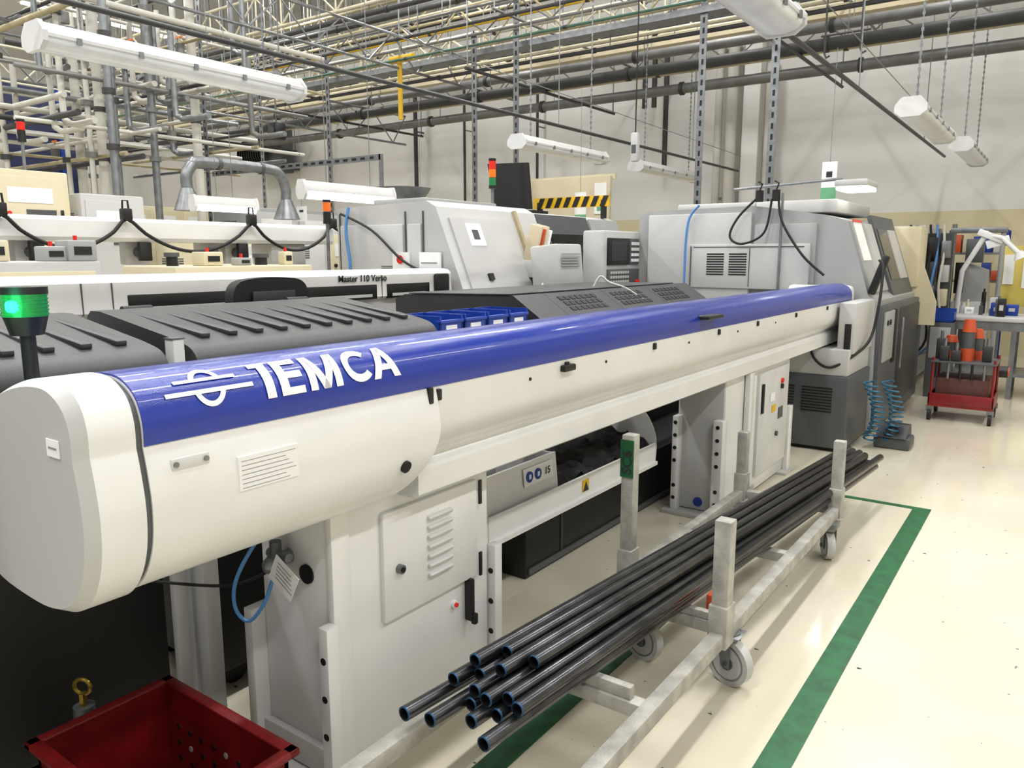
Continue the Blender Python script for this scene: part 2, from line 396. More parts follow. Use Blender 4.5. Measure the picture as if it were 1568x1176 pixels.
o=M('chip_conveyor');o.box(-2.9,-2.05,2.98,6.3,.0,.36,BLACK,.01);o.box(-3.2,-2.45,4.25,6.4,.36,1.13,BLACK,.01)
o.box(-2.06,-2.04,3.0,6.2,.02,.05,DGREY);o.box(-2.3,-2.2,2.97,2.985,.03,.33,CHAR)
for y in (3.3,4.1,4.9,5.7): o.box(-2.053,-2.045,y,y+.02,.02,.34,CHAR)
o.done()
o=M('vented_machine_cover')
pr=[(-3.40,1.14),(-3.40,1.33),(-3.32,1.36),(-2.50,1.375),(-2.30,1.245),(-2.30,1.14)]
o.prism(pr,3.5,5.9,CHAR)
o.box(-3.28,-2.52,3.49,5.7,1.37,1.378,CHAR,.003,ry=-.018)
for g in (3.9,4.55,5.2):
    for r_ in range(3):
        for c_ in range(7):
            t=.25+r_*.22;x=-2.50+.2*t;z=1.375-.13*t;y=g+c_*.065
            o.box(x-.018,x+.018,y,y+.042,z-.003,z+.004,RUB,0,ry=.576)
for y in (3.8,4.48,5.15): o.box(-2.52,-2.29,y,y+.008,1.305,1.313,BLACK,0,ry=.576)
o.sweep([(-2.7,4.75,1.37),(-2.66,4.78,1.45),(-2.6,4.8,1.41),(-2.5,4.85,1.37),(-2.38,4.9,1.29)],.008,LGREY,8,6)
o.done()

for k in range(4):
    o=M('blue_storage_bin');y=2.72+k*.185;x=-2.36
    z0,z1=1.20,1.315
    o.box(x-.25,x,y,y+.165,z0,z0+.01,BBLUE);o.box(x-.01,x,y,y+.165,z0,z1-.03,BBLUE,.003);o.box(x-.25,x-.24,y,y+.165,z0,z1,BBLUE)
    o.box(x-.25,x,y,y+.008,z0,z1,BBLUE);o.box(x-.25,x,y+.157,y+.165,z0,z1,BBLUE);o.box(x-.02,x+.008,y-.003,y+.168,z1-.035,z1-.02,BBLUE,.003)
    o.box(x+.0,x+.004,y+.04,y+.12,z0+.03,z0+.07,PAPER);o.done()
o=M('bin_shelf');o.box(-2.75,-2.32,2.66,3.46,1.17,1.195,DGREY)
for y in (2.7,2.94):
    for x in (-2.7,-2.44): o.box(x-.02,x+.02,y-.02,y+.02,.0,1.17,DGREY)
o.done()

# ------------------------------------------------------------ black plastic bins with ribbed lids
def bin_(y0,y1):
    o=M('plastic_chip_bin')
    xf,xb=-2.30,-3.0
    o.box(xb+.03,xf-.04,y0+.04,y1-.04,.10,1.2,RUB,.02)
    pr=crv([(xf,1.215),(xf+.012,1.245),(xf-.005,1.28),(xf-.05,1.305),(xf-.15,1.325)],3)+[(xb+.10,1.392),(xb+.03,1.392),(xb,1.37),(xb,1.215)]
    o.prism(pr,y0,y1,CHAR)
    o.prism([(xf+.03,1.19),(xf+.03,1.222),(xb-.03,1.222),(xb-.03,1.19)],y0-.02,y1+.02,CHAR)
    n=int((y1-y0)/.11)
    for k in range(n):
        y=y0+.09+k*(y1-y0-.14)/max(1,n-.5)
        o.box(-2.94,-2.40,y,y+.035,1.347,1.364,CHAR,.004,ry=.1145)
    for y in (y0+.2,y1-.2): o.cyl((xb-.01,y-.06,1.38),(xb-.01,y+.06,1.38),.02,RUB,12)
    for x in (xf-.15,xb+.15):
        for y in (y0+.15,y1-.15): o.cyl((x-.03,y,.06),(x+.03,y,.06),.06,RUB,14);o.box(x-.04,x+.04,y-.02,y+.02,.08,.12,STEEL)
    o.done()
bin_(-.05,1.33);bin_(1.43,2.62)
o=M('steel_frame_post');o.box(-2.36,-2.31,1.36,1.40,0,1.33,LGREY,.004);o.box(-2.38,-2.29,1.36,1.40,0,.02,LGREY);o.box(-2.36,-2.31,1.358,1.402,1.33,1.335,DGREY);o.done()
o=M('office_chair')
o.prism(crv([(2.27,1.30),(2.26,1.40),(2.30,1.465),(2.42,1.485),(2.58,1.485),(2.68,1.465),(2.72,1.40),(2.71,1.30)],4),-3.35,-3.28,RUB,axis='x')
o.box(-3.275,-3.26,2.36,2.62,1.33,1.42,CHAR,.02)
o.cyl((-3.33,2.49,.5),(-3.33,2.49,1.34),.03,BLACK);o.cyl((-3.5,2.49,.08),(-3.5,2.49,.46),.03,BLACK)
o.box(-3.75,-3.28,2.26,2.72,.45,.53,RUB,.02)
for a in range(5): o.cyl((-3.5,2.49,.1),(-3.5+.28*math.cos(a*1.257),2.49+.28*math.sin(a*1.257),.04),.02,BLACK,8);o.sph((-3.5+.28*math.cos(a*1.257),2.49+.28*math.sin(a*1.257),.03),.03,RUB)
o.done()
o=M('steel_support_stand')
o.box(-2.22,-2.19,1.235,1.275,0,1.15,LGREY,.004);o.box(-2.20,-2.14,1.305,1.36,0,1.15,LGREY,.004);o.box(-2.22,-2.14,1.235,1.36,.0,.03,DGREY);o.box(-2.22,-2.14,1.23,1.37,1.15,1.18,LGREY);o.done()

# ------------------------------------------------------------ red crate
o=M('red_plastic_crate')
x0,x1,y0,y1,z1=-2.07,-1.51,.76,1.12,.35
t=.012
for a in ((x0,x1,y0,y0+t),(x0,x1,y1-t,y1),(x0,x0+t,y0,y1),(x1-t,x1,y0,y1)): o.box(*a,.0,z1-.005,RED)
o.box(x0,x1,y0,y1,0,.015,RED)
r=.022
for a in ((x0-r,x1+r,y0-r,y0+t),(x0-r,x1+r,y1-t,y1+r),(x0-r,x0+t,y0-r,y1+r),(x1-t,x1+r,y0-r,y1+r)): o.box(*a,z1-.02,z1,RED,.005);o.box(*a,z1-.09,z1-.08,RED,.003)
for k in range(8):
    for j in range(4):
        o.cyl((x0+.07+k*.058,y1-t-.002,.08+j*.05),(x0+.07+k*.058,y1-t+.001,.08+j*.05),.009,RUB if (k*3+j)%5 else CARTM,8)
for k in range(5):
    for j in range(4):
        o.cyl((x1-t-.002,y0+.07+k*.055,.08+j*.05),(x1-t+.001,y0+.07+k*.055,.08+j*.05),.009,CARTM if (k+j)%3==0 else RUB,8)
for j in range(30):
    a=random.uniform(x0+.1,x1-.1);b=random.uniform(y0+.1,y1-.1);o.sweep([(a,b,.03),(a+.05,b+.03,.07),(a+.02,b+.03,.03)],.009,CHIPS,6,3)
o.done()
o=M('lifting_eye_bolt')
N=16
o.sweep([(-2.27+.024*math.cos(a*2*math.pi/N),.97+.012*math.cos(a*2*math.pi/N),.33+.024*math.sin(a*2*math.pi/N)) for a in range(N+1)],.006,BRASS,8)
o.cyl((-2.27,.97,.0),(-2.27,.97,.27),.03,DGREY,12);o.cyl((-2.27,.97,.27),(-2.27,.97,.31),.012,BRASS,6);o.done()

# ------------------------------------------------------------ tube cart
o=M('tube_cart')
xa,xb=-1.42,-.90
for x in (xa,xb): o.box(x-.025,x+.025,1.12,4.42,.205,.26,CARTM,.004)
for y in (1.16,2.62,4.28,3.45): o.box(xa,xb,y-.025,y+.025,.21,.257,CARTM,.004)
o.box(xa,xb,1.95,2.0,.21,.257,CARTM,.004);o.box(xa+.02,xb-.06,1.96,1.99,.257,.298,CARTM,.004);o.box(xa+.03,xb-.03,2.60,2.63,.257,.288,CARTM,.004)
def post(x,y,top,w=.028):
    o.box(x-w,x+w,y-w,y+w,.2,top,CARTM,.004);o.box(x-w-.006,x+w+.006,y-w-.012,y+w+.012,.2,.36,CARTM,.005)
post(xa,2.84,.86);post(xb,2.56,.675,.03);post(xb,4.27,.62,.028);post(xa,4.27,.6)
o.box(xa-.030,xa+.030,2.805,2.811,.68,.84,GREEN);o.text('SC6',.062,INK,(xa+.022,2.803,.695),'-yv',bold=.001)
def caster(x,y,r=.082,rot=0):
    d=Vector((math.cos(rot),math.sin(rot),0))
    c=Vector((x,y,r));o.cyl(c-d*.02,c+d*.02,r,LGREY,28);o.cyl(c-d*.021,c+d*.021,r*.78,STEEL,24);o.cyl(c-d*.0215,c+d*.0215,r*.70,LGREY,24);o.cyl(c-d*.026,c+d*.026,r*.3,DGREY,16)
    p=Vector((-d.y,d.x,0))
    for s_ in (-1,1):
        a=c+d*.032*s_
        q=[a-p*.018+Vector((0,0,-.015)),a+p*.018+Vector((0,0,-.015)),a+p*.045+Vector((0,0,r+.03)),a-p*.02+Vector((0,0,r+.03))]
        vs=[o.bm.verts.new(v) for v in q]+[o.bm.verts.new(v+d*.004) for v in q]
        i=o.mi(STEEL)
        for ids in ((0,1,2,3),(7,6,5,4),(0,4,5,1),(1,5,6,2),(2,6,7,3),(3,7,4,0)): o.bm.faces.new([vs[j] for j in ids]).material_index=i
    o.box(x-.045,x+.045,y-.045,y+.045,r*2+.025,.206,STEEL,.003);o.cyl((x,y,r*2+.008),(x,y,r*2+.03),.035,STEEL,16)
    o.cyl(c-d*.04,c+d*.04,.009,DGREY,10)
caster(-.895,2.66,rot=1.3,r=.09);caster(-1.24,2.64,rot=1.35);caster(-.90,4.15,rot=.5,r=.075);caster(-1.36,4.15,r=.075,rot=.2);caster(-.90,1.22,rot=.1);caster(-1.42,1.22)
o.box(-1.29,-1.19,2.6,2.68,.19,.21,CARTM)
o.box(-1.00,-.93,2.66,2.76,.257,.33,ORG,.01)
o.done()

o=M('steel_tube_bundle')
R=.0215
def tube(a,b):
    a=Vector(a);b=Vector(b);d=(b-a).normalized();N=d.cross(Vector((0,0,1))).normalized();B=N.cross(d);seg=20
    def ring(p,r): return [o.bm.verts.new(p+(N*math.cos(2*math.pi*j/seg)+B*math.sin(2*math.pi*j/seg))*r) for j in range(seg)]
    rs=[(ring(a,R*.80),None),(ring(a,R),TBLUE),(ring(a+d*.004,R),TBLUE),(ring(b,R),TUBE),(ring(b,R*.8),TUBE)]
    ins=ring(a+d*.25,R*.80)
    def con(r1,r2,m):
        i=o.mi(m)
        for j in range(seg): o.bm.faces.new((r1[j],r2[j],r2[(j+1)%seg],r1[(j+1)%seg])).material_index=i
    for k in range(1,5): con(rs[k-1][0],rs[k][0],rs[k][1])
    con(rs[0][0],ins,TUBEIN);o.bm.faces.new(ins).material_index=o.mi(TUBEIN);o.bm.faces.new(rs[4][0]).material_index=o.mi(TUBEIN)
for r_,n in enumerate([6,6,4]):
    for k in range(n):
        u=(k-(n-1)/2)*.0475+(.012 if r_==1 else 0)
        zn=.305+R+r_*.041;zf=.262+R+r_*.039
        xn=-1.25+u*1.0+random.uniform(-.005,.005);yn=1.50+random.uniform(-.05,.08)+.09*r_
        xf=-.985+u*.95;yf=5.15+random.uniform(-.15,.15)
        if r_==0 and k==0: xn-=.03;yn-=.07
        tube((xn,yn,zn),(xf,yf,zf))
o.done()

# ------------------------------------------------------------ FRONT LATHE
def vents(o,x,y,z,n,m,w,ax='-y',h=.012,gap=.024):
    for k in range(n):
        if ax=='-y': o.box(x,x+w,y-.004,y+.002,z-k*gap,z-k*gap+h,m)
        else: o.box(x-.002,x+.004,y,y+w,z-k*gap,z-k*gap+h,m)
o=M('cnc_lathe')
o.box(-2.35,-1.34,6.5,7.4,.03,.63,DGREY,.015);o.box(-2.3,-1.38,6.54,7.4,.0,.05,RUB)
vents(o,-2.0,6.5,.52,9,RUB,.24);vents(o,-1.70,6.5,.52,9,RUB,.24)
o.box(-2.35,-1.36,6.52,7.4,.63,.845,LGREY,.01)
o.box(-1.475,-1.34,6.6,7.4,.8,1.22,LGREY,.02)
o.box(-1.42,-1.37,6.59,6.6,.7,1.05,BLACK,.01);o.box(-1.41,-1.38,6.58,6.59,.75,.85,RUB,.005)
body=[(-3.62,.05),(-3.62,1.98),(-3.5,2.03),(-2.45,2.05),(-1.80,1.95),(-1.62,1.9),(-1.40,1.25),(-1.33,1.2),(-1.31,.05)]
o.prism(body,7.3,9.7,GREY)
o.box(-3.50,-2.45,7.26,7.31,1.0,1.99,LGREY,.01)
o.box(-2.42,-1.86,7.27,7.31,1.30,1.88,GREY,.01)
o.box(-3.05,-1.9,7.24,7.29,1.28,1.70,LGREY,.012)
o.box(-3.03,-3.02,7.235,7.245,1.30,1.68,DGREY);o.box(-3.0,-1.95,7.235,7.245,1.67,1.676,DGREY);o.box(-2.447,-2.44,7.235,7.245,1.30,1.66,DGREY)
vents(o,-2.86,7.24,1.60,9,RUB,.17);vents(o,-2.64,7.24,1.60,9,RUB,.17)
o.box(-2.5,-1.75,7.5,8.9,1.98,2.10,LGREY,.02);o.box(-3.3,-2.5,7.5,9.0,2.03,2.10,LGREY,.02)
def sl(t,off=0):
    a=Vector((-1.62,1.9));b=Vector((-1.40,1.25));d=(b-a);n_=Vector((-d.y,d.x)).normalized();return a+d*t+n_*off
def slab(t0,t1,y0,y1,m,off0,off1):
    P=[sl(t0,off0),sl(t1,off0),sl(t1,off1),sl(t0,off1)];o.prism([(p.x,p.y) for p in P],y0,y1,m)
slab(.02,.98,7.35,8.15,GREY,0,.02);slab(-.1,1.1,8.2,9.3,DGREY,0,.04);slab(.1,.85,8.3,8.75,SCREEN,.04,.045);slab(.1,.85,8.8,9.2,LGREY,.04,.05)
slab(.02,.55,7.42,7.74,PAPER,.02,.024);slab(.0,.03,7.40,7.76,REDL,.024,.03)
slab(.05,.7,7.78,8.05,LGREY,.02,.05)
o.box(-1.34,-1.28,7.35,9.65,.05,1.15,DGREY,.01);o.box(-1.30,-1.26,7.9,8.0,.6,1.1,BLACK,.01)
o.box(-1.30,-1.27,8.2,9.4,.15,1.1,CHAR,.01);o.box(-1.275,-1.25,8.3,8.34,.5,1.0,STEEL,.01);o.box(-1.28,-1.26,7.4,7.85,.65,1.1,GREY,.01)
for y in (7.5,7.62): o.cyl((-1.35,y,1.0),(-1.25,y,1.0),.025,BLACK,12)
o.prism([(-1.62,1.88),(-1.42,1.88),(-1.12,1.1),(-1.12,.85),(-1.45,.85)],9.35,9.42,CREAM)
o.box(-1.95,-1.3,9.3,9.75,1.25,1.9,CREAM,.03)
o.sweep([(-2.2,7.22,2.15),(-2.15,7.20,1.9),(-1.95,7.18,1.6),(-1.75,7.18,1.42)],.011,RUB,8,8)
o.sweep([(-2.35,7.22,2.15),(-2.55,7.20,1.95),(-2.62,7.18,1.77),(-2.5,7.18,1.70),(-2.3,7.18,1.8),(-2.25,7.20,2.1)],.011,RUB,8,8)
for x in (-2.37,-2.22): o.cyl((x,7.22,2.08),(x,7.22,2.18),.035,RUB,12);o.sweep([(x,7.22,2.18),(x+.02,7.22,2.24),(x-.02,7.22,2.26)],.008,RUB)
o.box(-2.17,-2.15,7.21,7.23,.9,2.15,STEEL)
o.sweep([(-2.95,7.22,2.07),(-3.05,7.20,1.9),(-3.06,7.18,1.4),(-3.05,7.18,1.1)],.012,HOSEB,8,6)
o.sweep([(-1.33,7.3,1.55),(-1.28,7.2,1.5),(-1.27,7.1,1.2),(-1.3,7.0,.9),(-1.36,6.6,.78),(-1.5,6.5,.70),(-1.62,6.48,.78),(-1.66,6.48,.95)],.012,RUB,8,8)
o.box(-1.36,-1.3,7.28,7.36,1.25,1.6,BLACK,.015,ry=.3)
for cx,cy in ((-1.24,6.75),(-1.12,6.85)):
    P=[];n=110
    for k in range(n):
        a=k*.7;P.append((cx+.05*math.cos(a)+.08*math.sin(k/n*3),cy+.05*math.sin(a)+.1*k/n,.58-.52*k/n))
    o.sweep(P,.008,TEAL,8)
o.box(-1.2,-.92,6.9,7.15,.0,.1,DGREY,.02);o.prism([(6.88,.1),(7.16,.1),(7.12,.19),(7.0,.2)],-1.18,-.95,CHAR,axis='x')
o.sweep([(-2.75,7.6,2.05),(-2.75,7.6,2.23),(-1.75,7.6,2.28)],.014,STEEL,8)
o.box(-1.78,-1.50,7.45,7.9,2.20,2.26,LGREY,.015);o.box(-1.77,-1.51,7.46,7.89,2.17,2.20,LIT,.01)
o.done()

def sign(x,y,z,w,h,cols,top=1.2,name='hanging_sign'):
    o=M(name);n=len(cols)
    for k,c in enumerate(cols): o.box(x,x+w,y,y+.01,z+h*(n-1-k)/n,z+h*(n-k)/n,c)
    o.cyl((x+w/2,y+.005,z+h),(x+w/2,y+.005,z+h+top),.003,STEEL,5)
    o.box(x+w*.3,x+w*.7,y-.003,y,z+h*.6,z+h*.75,INK);o.done()
sign(-2.35,9.25,2.2,.16,.42,[PAPER,PAPER,SGREEN])
sign(-5.0,8.3,1.95,.16,.4,[PAPER,PAPER,SGREEN])
sign(-7.0,7.6,2.1,.2,.22,[PAPER])
sign(-9.6,7.8,2.1,.22,.22,[PAPER])

# ------------------------------------------------------------ SECOND LATHE
o=M('cnc_lathe')
body=[(-5.3,.05),(-5.3,2.0),(-4.25,2.03),(-4.15,1.98),(-3.78,1.1),(-3.7,1.0),(-3.7,.05)]
o.prism(body,4.75,6.15,LGREY)
body2=[(-5.3,.05),(-5.3,2.0),(-4.3,2.0),(-4.2,1.95),(-3.88,1.1),(-3.8,1.0),(-3.8,.05)]
o.prism(body2,6.15,7.9,LGREY)
def slab2(a,b,t0,t1,y0,y1,m,o0,o1):
    a=Vector(a);b=Vector(b);d=b-a;n_=Vector((-d.y,d.x)).normalized()
    P=[a+d*t0+n_*o0,a+d*t1+n_*o0,a+d*t1+n_*o1,a+d*t0+n_*o1];o.prism([(p.x,p.y) for p in P],y0,y1,m)
A,B=(-4.15,1.98),(-3.78,1.1)
slab2(A,B,.1,.9,4.85,5.70,LGREY,0,.02);slab2(A,B,0,1,5.78,5.82,YEL,0,.03);slab2(A,B,.15,.36,5.02,5.22,PAPER,.02,.024);slab2(A,B,.21,.30,5.08,5.16,DGREY,.024,.026)
slab2(A,B,.62,.68,5.1,5.16,BLACK,.02,.04)
A2,B2=(-4.2,1.95),(-3.88,1.1)
slab2(A2,B2,-.02,1,6.2,7.15,DGREY,0,.04);slab2(A2,B2,.2,.75,6.35,7.0,SCREEN,.04,.05);slab2(A2,B2,.0,.95,7.18,7.8,GREY,0,.05)
o.box(-5.25,-4.5,4.73,4.76,1.0,1.85,LGREY,.01);o.box(-4.45,-4.3,4.73,4.76,1.0,1.85,LGREY,.01)
for x in (-5.26,-4.475,-4.28): o.box(x-.004,x+.004,4.735,4.748,1.0,1.95,DGREY)
vents(o,-4.75,4.73,1.5,5,DGREY,.2,h=.006,gap=.015)
o.box(-4.6,-4.42,4.71,4.73,1.42,1.62,PAPER);o.cyl((-4.51,4.708,1.56),(-4.51,4.70,1.56),.035,REDL,16);o.box(-4.3,-4.08,4.71,4.73,1.32,1.62,PAPER)
for k in range(4): o.box(-4.28,-4.11,4.706,4.71,1.38+k*.05,1.39+k*.05,INKG)
o.box(-5.0,-4.4,4.9,5.9,2.01,2.07,GREY,.01)
for k,(c,h) in enumerate(((BEIGE,.36),(ORG,.34),(CREAM,.36),(PAPER,.33))): o.box(-3.93+.01*k,-3.80+.01*k,5.70+k*.035,5.725+k*.035,1.50,1.50+h,c,.003,ry=.25)
o.box(-3.98,-3.72,5.68,5.84,1.40,1.55,LGREY,.01)
o.box(-3.74,-3.47,5.50,5.92,1.33,1.68,LGREY,.02,ry=-.1);vents(o,-3.46,5.55,1.6,5,GREY,.3,'x');o.sweep([(-3.55,5.4,1.36),(-3.5,5.3,1.3),(-3.5,5.5,1.26),(-3.6,5.7,1.3)],.01,LGREY,6,6)
o.box(-3.85,-3.62,6.55,7.35,1.22,1.83,LGREY,.02);o.box(-3.62,-3.60,6.62,7.05,1.5,1.76,BLACK,.005);o.box(-3.605,-3.598,6.68,7.0,1.54,1.73,SCREEN)
o.box(-3.62,-3.60,6.62,7.28,1.25,1.46,DGREY,.005);o.box(-3.62,-3.605,7.08,7.28,1.5,1.76,DGREY,.005)
for a in range(8):
    for b in range(4): o.box(-3.60,-3.592,6.66+a*.05,6.69+a*.05,1.28+b*.045,1.305+b*.045,LGREY)
for b in range(4):
    for a in range(3): o.box(-3.605,-3.595,7.1+a*.06,7.14+a*.06,1.53+b*.055,1.56+b*.055,PAPER)
o.cyl((-3.61,7.22,1.33),(-3.57,7.22,1.33),.02,REDL,12)
o.box(-3.8,-3.76,7.45,7.75,1.5,1.72,PAPER)
for a in range(2):
    for b in range(2): o.cyl((-3.76,7.53+a*.13,1.56+b*.09),(-3.755,7.53+a*.13,1.56+b*.09),.035,REDL,14)
o.sweep([(-5.1,4.7,2.0),(-5.12,4.68,1.8),(-5.08,4.68,1.5),(-5.12,4.68,1.2)],.014,HOSEB,8,6)
o.sweep([(-5.2,4.7,1.95),(-4.8,4.68,1.80),(-4.45,4.68,1.55),(-4.1,4.68,1.42)],.011,RUB,8,6)
o.done()
o=M('black_screen_flap');o.prism([(-5.4,2.1),(-5.5,2.62),(-4.95,2.6),(-4.9,2.1)],7.2,7.24,RUB);o.box(-5.25,-5.2,7.24,7.28,2.0,2.6,BLACK);o.box(-5.29,-4.8,7.1,7.4,2.0,2.08,BLACK);o.done()
o=M('hazard_striped_barrier')
o.box(-5.2,-4.2,7.70,7.73,2.13,2.25,YELB)
for k in range(8): o.prism([(-5.15+k*.12,2.135),(-5.09+k*.12,2.135),(-5.04+k*.12,2.245),(-5.10+k*.12,2.245)],7.69,7.699,RUB)
o.box(-5.15,-5.1,7.7,7.75,2.0,2.2,BLACK);o.box(-4.3,-4.25,7.7,7.75,2.0,2.2,BLACK);o.done()
o=M('notice_board');o.box(-7.0,-5.6,10.3,10.36,1.0,2.75,BEIGE,.01);o.box(-7.05,-5.55,10.36,10.4,2.7,2.78,CREAM);o.box(-5.85,-5.65,10.28,10.3,2.2,2.65,PAPER);o.box(-5.8,-5.7,10.27,10.28,2.25,2.35,SGREEN)
for x in (-6.9,-5.7): o.box(x-.03,x+.03,10.4,10.44,0,2.7,STEEL)
o.done()
o=M('parabolic_reflector')
for k in range(6):
    r0=.32*(k/6);r1=.32*((k+1)/6)
    o.cyl((-5.9,6.2,2.05+.25*(r0/.32)**2),(-5.9,6.2,2.05+.25*(r1/.32)**2),max(r0,.01),STEEL,24,r1)
o.box(-6.2,-5.6,6.1,6.5,1.7,2.06,DGREY,.02);o.cyl((-5.9,6.35,0),(-5.9,6.35,1.7),.05,DGREY);o.box(-6.15,-5.65,6.1,6.6,0,.05,DGREY,.01);o.done()
def stack(x,y,z,cols=None,base=.6):
    o=M('stack_light');o.cyl((x,y,z-base),(x,y,z),.015,STEEL,8)
    cols=cols or [SGRN,ORGL,REDL]
    for k,c in enumerate(cols): o.cyl((x,y,z+k*.08),(x,y,z+k*.08+.075),.035,c,14)
    o.cyl((x,y,z+len(cols)*.08),(x,y,z+len(cols)*.08+.02),.037,BLACK,14);o.cyl((x,y,z-.03),(x,y,z),.037,BLACK,14);o.done()
stack(-4.75,6.3,2.28,base=.26);stack(-5.4,4.72,1.9,cols=[BLACK,ORGL],base=1.9);stack(-8.3,3.5,2.7,[BLACK,REDL],base=.32)

# ------------------------------------------------------------ SECOND BAR FEEDER
o=M('bar_feeder')
pr=[(-3.95,1.485),(-3.925,1.46),(-3.92,1.31),(-3.97,1.29),(-3.97,1.02),(-4.4,1.02),(-4.4,1.44),(-4.36,1.49),(-4.0,1.495)]
o.prism(pr,-.6,4.66,WHITE)
for a,b in ((2.08,2.95),(3.05,3.85),(3.95,4.4),(.2,1.0)):
    o.box(-3.935,-3.915,a,b,1.295,1.395,BLACK,.005);o.box(-3.917,-3.912,a+.05,b-.05,1.31,1.33,LGREY)
for y in (1.05,1.85,2.0,3.0,3.9): o.box(-3.93,-3.9195,y,y+.006,1.3,1.46,DGREY)
o.text('Master 110 Verso',.062,INK,(-3.919,3.50,1.42),'x',bold=.001)
o.text('IEMCA',.09,BBLUE,(-3.919,1.10,1.37),'x',bold=.001)
o.box(-3.93,-3.88,4.45,4.60,1.25,1.46,BLACK,.02)
for y in (.2,3.7): o.box(-4.35,-3.99,y,y+.5,0,1.02,WHITE,.01)
o.done()
o=M('bar_feeder')
o.prism([(-6.0,1.70),(-5.98,1.73),(-5.98,1.85),(-6.02,1.88),(-6.4,1.88),(-6.4,1.70)],-2.0,5.3,WHITE)
for y in (-1,1.9,4.6): o.box(-6.35,-6.05,y,y+.4,0,1.7,LGREY,.01)
for y in (2.5,3.3,4.2): o.box(-6.02,-5.97,y,y+.1,1.55,1.7,BLACK,.01)
for y in (2.45,3.25,3.9,4.15): o.box(-6.2,-6.1,y,y+.2,1.52,1.72,LGREY,.01);o.cyl((-6.1,y+.1,1.62),(-6.03,y+.1,1.62),.04,DGREY,16)
o.done()
o=M('festooned_cable')
ys=[1.4,2.32,3.19,4.32,5.25]
P=[]
for a,b in zip(ys[:-1],ys[1:]):
    for j in range(8):
        t=j/8;P.append((-5.93,a+(b-a)*t,1.87-.24*(1-(2*t-1)**2)+.03*math.sin(a*3)*math.sin(math.pi*t)))
P+=[(-5.93,5.25,1.87),(-5.8,5.4,1.7),(-5.7,5.6,1.55),(-5.65,5.8,1.45)]
o.sweep(P,.014,RUB,8,3)
for y in ys:
    o.box(-5.975,-5.90,y-.035,y+.035,1.86,1.95,RUB,.01);o.sweep([(-5.94,y-.025,1.94),(-5.94,y-.02,2.01),(-5.94,y+.02,2.01),(-5.94,y+.025,1.94)],.008,RUB,6)
o.done()

# ------------------------------------------------------------ background machines on the left
def cabinet(name,x0,x1,y0,y1,z1,m,m2=None,kind=0):
    o=M(name);m2=m2 or m
    o.box(x0,x1,y0,y1,.08,z1,m,.015);o.box(x0+.03,x1-.03,y0+.03,y1-.03,0,.08,BLACK)
    w=(y1-y0);n=max(1,int(w/.6))
    for k in range(n):
        a=y0+.04+k*(w-.04)/n;b=a+(w-.04)/n-.04
        o.box(x1-.005,x1+.012,a,b,.15,z1-.06,m2,.006);o.box(x1+.01,x1+.03,b-.06,b-.035,z1*.8,z1*.8+.12,BLACK,.004)
        if kind: o.box(x1+.01,x1+.016,a+.1,b-.12,z1-.3,z1-.16,PAPER);o.cyl((x1,a+.1,z1-.4),(x1+.03,a+.1,z1-.4),.02,REDL if k%2 else BLACK,10);o.box(x1+.01,x1+.018,a+.25,b-.1,z1-.5,z1-.36,DGREY)
    vents(o,x0+.1,y0,z1-.2,6,DGREY,(x1-x0)*.5)
    o.done()
cabinet('electrical_cabinet',-8.6,-8.0,2.4,3.75,2.38,CREAM,kind=1)
cabinet('electrical_cabinet',-8.5,-8.0,3.85,4.5,2.2,LGREY,kind=1)
cabinet('machine_cabinet',-8.0,-7.2,4.6,5.7,1.75,CREAM,LGREY,1)
cabinet('machine_cabinet',-7.4,-6.7,5.8,6.9,1.88,LGREY,CREAM,1)
cabinet('machine_cabinet',-5.7,-5.0,3.0,4.2,1.52,CREAM,GREY,1)
cabinet('machine_cabinet',-5.6,-5.0,1.6,2.5,1.56,LGREY,CREAM,1)
cabinet('machine_cabinet',-11.,-10.,7.3,9.0,2.3,GREY,LGREY,1)
cabinet('machine_cabinet',-14.9,-14.2,7.5,10.0,2.5,CREAM,CREAM,1)
cabinet('machine_cabinet',-9.,-8.2,8.5,11.0,2.1,LGREY,GREY,1)
rn=random.Random(11)
for k in range(9):
    o=M('machine_top_fitting');y=(1.7,1.95,2.25,3.1,3.35,3.6,3.85,4.05,2.4)[k];z=1.56 if y<2.5 else 1.52;x=-5.2+.05*(k%3)
    h=rn.uniform(.05,.13);w=rn.uniform(.04,.09)
    if k%3==0: o.cyl((x,y,z),(x,y,z+h),w*.6,BLACK,16);o.cyl((x,y,z+h),(x,y,z+h+.03),w*.8,DGREY,16);o.box(x-.02,x+.02,y-.01,y+.04,z,z+h*.6,STEEL)
    else: o.box(x-w,x+w,y-w,y+w,z,z+h,(LGREY,CREAM,GREY)[k%3],.01);o.box(x+w,x+w+.005,y-w*.6,y+w*.6,z+h*.3,z+h*.7,BLACK);o.cyl((x,y,z+h),(x,y,z+h+.03),.012,REDL,12)
    o.done()
o=M('navy_partition');o.box(-14.1,-14.0,3.5,6.9,0,4.3,NAVY,.02)
for y in (3.6,4.6,5.6,6.5): o.box(-14.0,-13.95,y-.03,y+.03,0,4.3,BBLUE)
o.done()
o=M('exhaust_duct')
o.sweep([(-8.3,5.2,2.35),(-8.3,5.2,2.5),(-8.3,5.28,2.62),(-8.3,5.4,2.66),(-8.3,6.3,2.66),(-8.3,6.5,2.6),(-8.3,6.58,2.45),(-8.3,6.58,2.3)],.065,STEEL,16,5)
o.cyl((-8.3,6.58,2.3),(-8.3,6.58,2.05),.07,STEEL,16,.17);o.cyl((-8.3,5.2,2.35),(-8.3,5.2,2.1),.07,STEEL,16,.16)
for y in (5.6,6.2): o.cyl((-8.3,y,2.66),(-8.3,y+.04,2.66),.075,DGREY,16)
o.done()

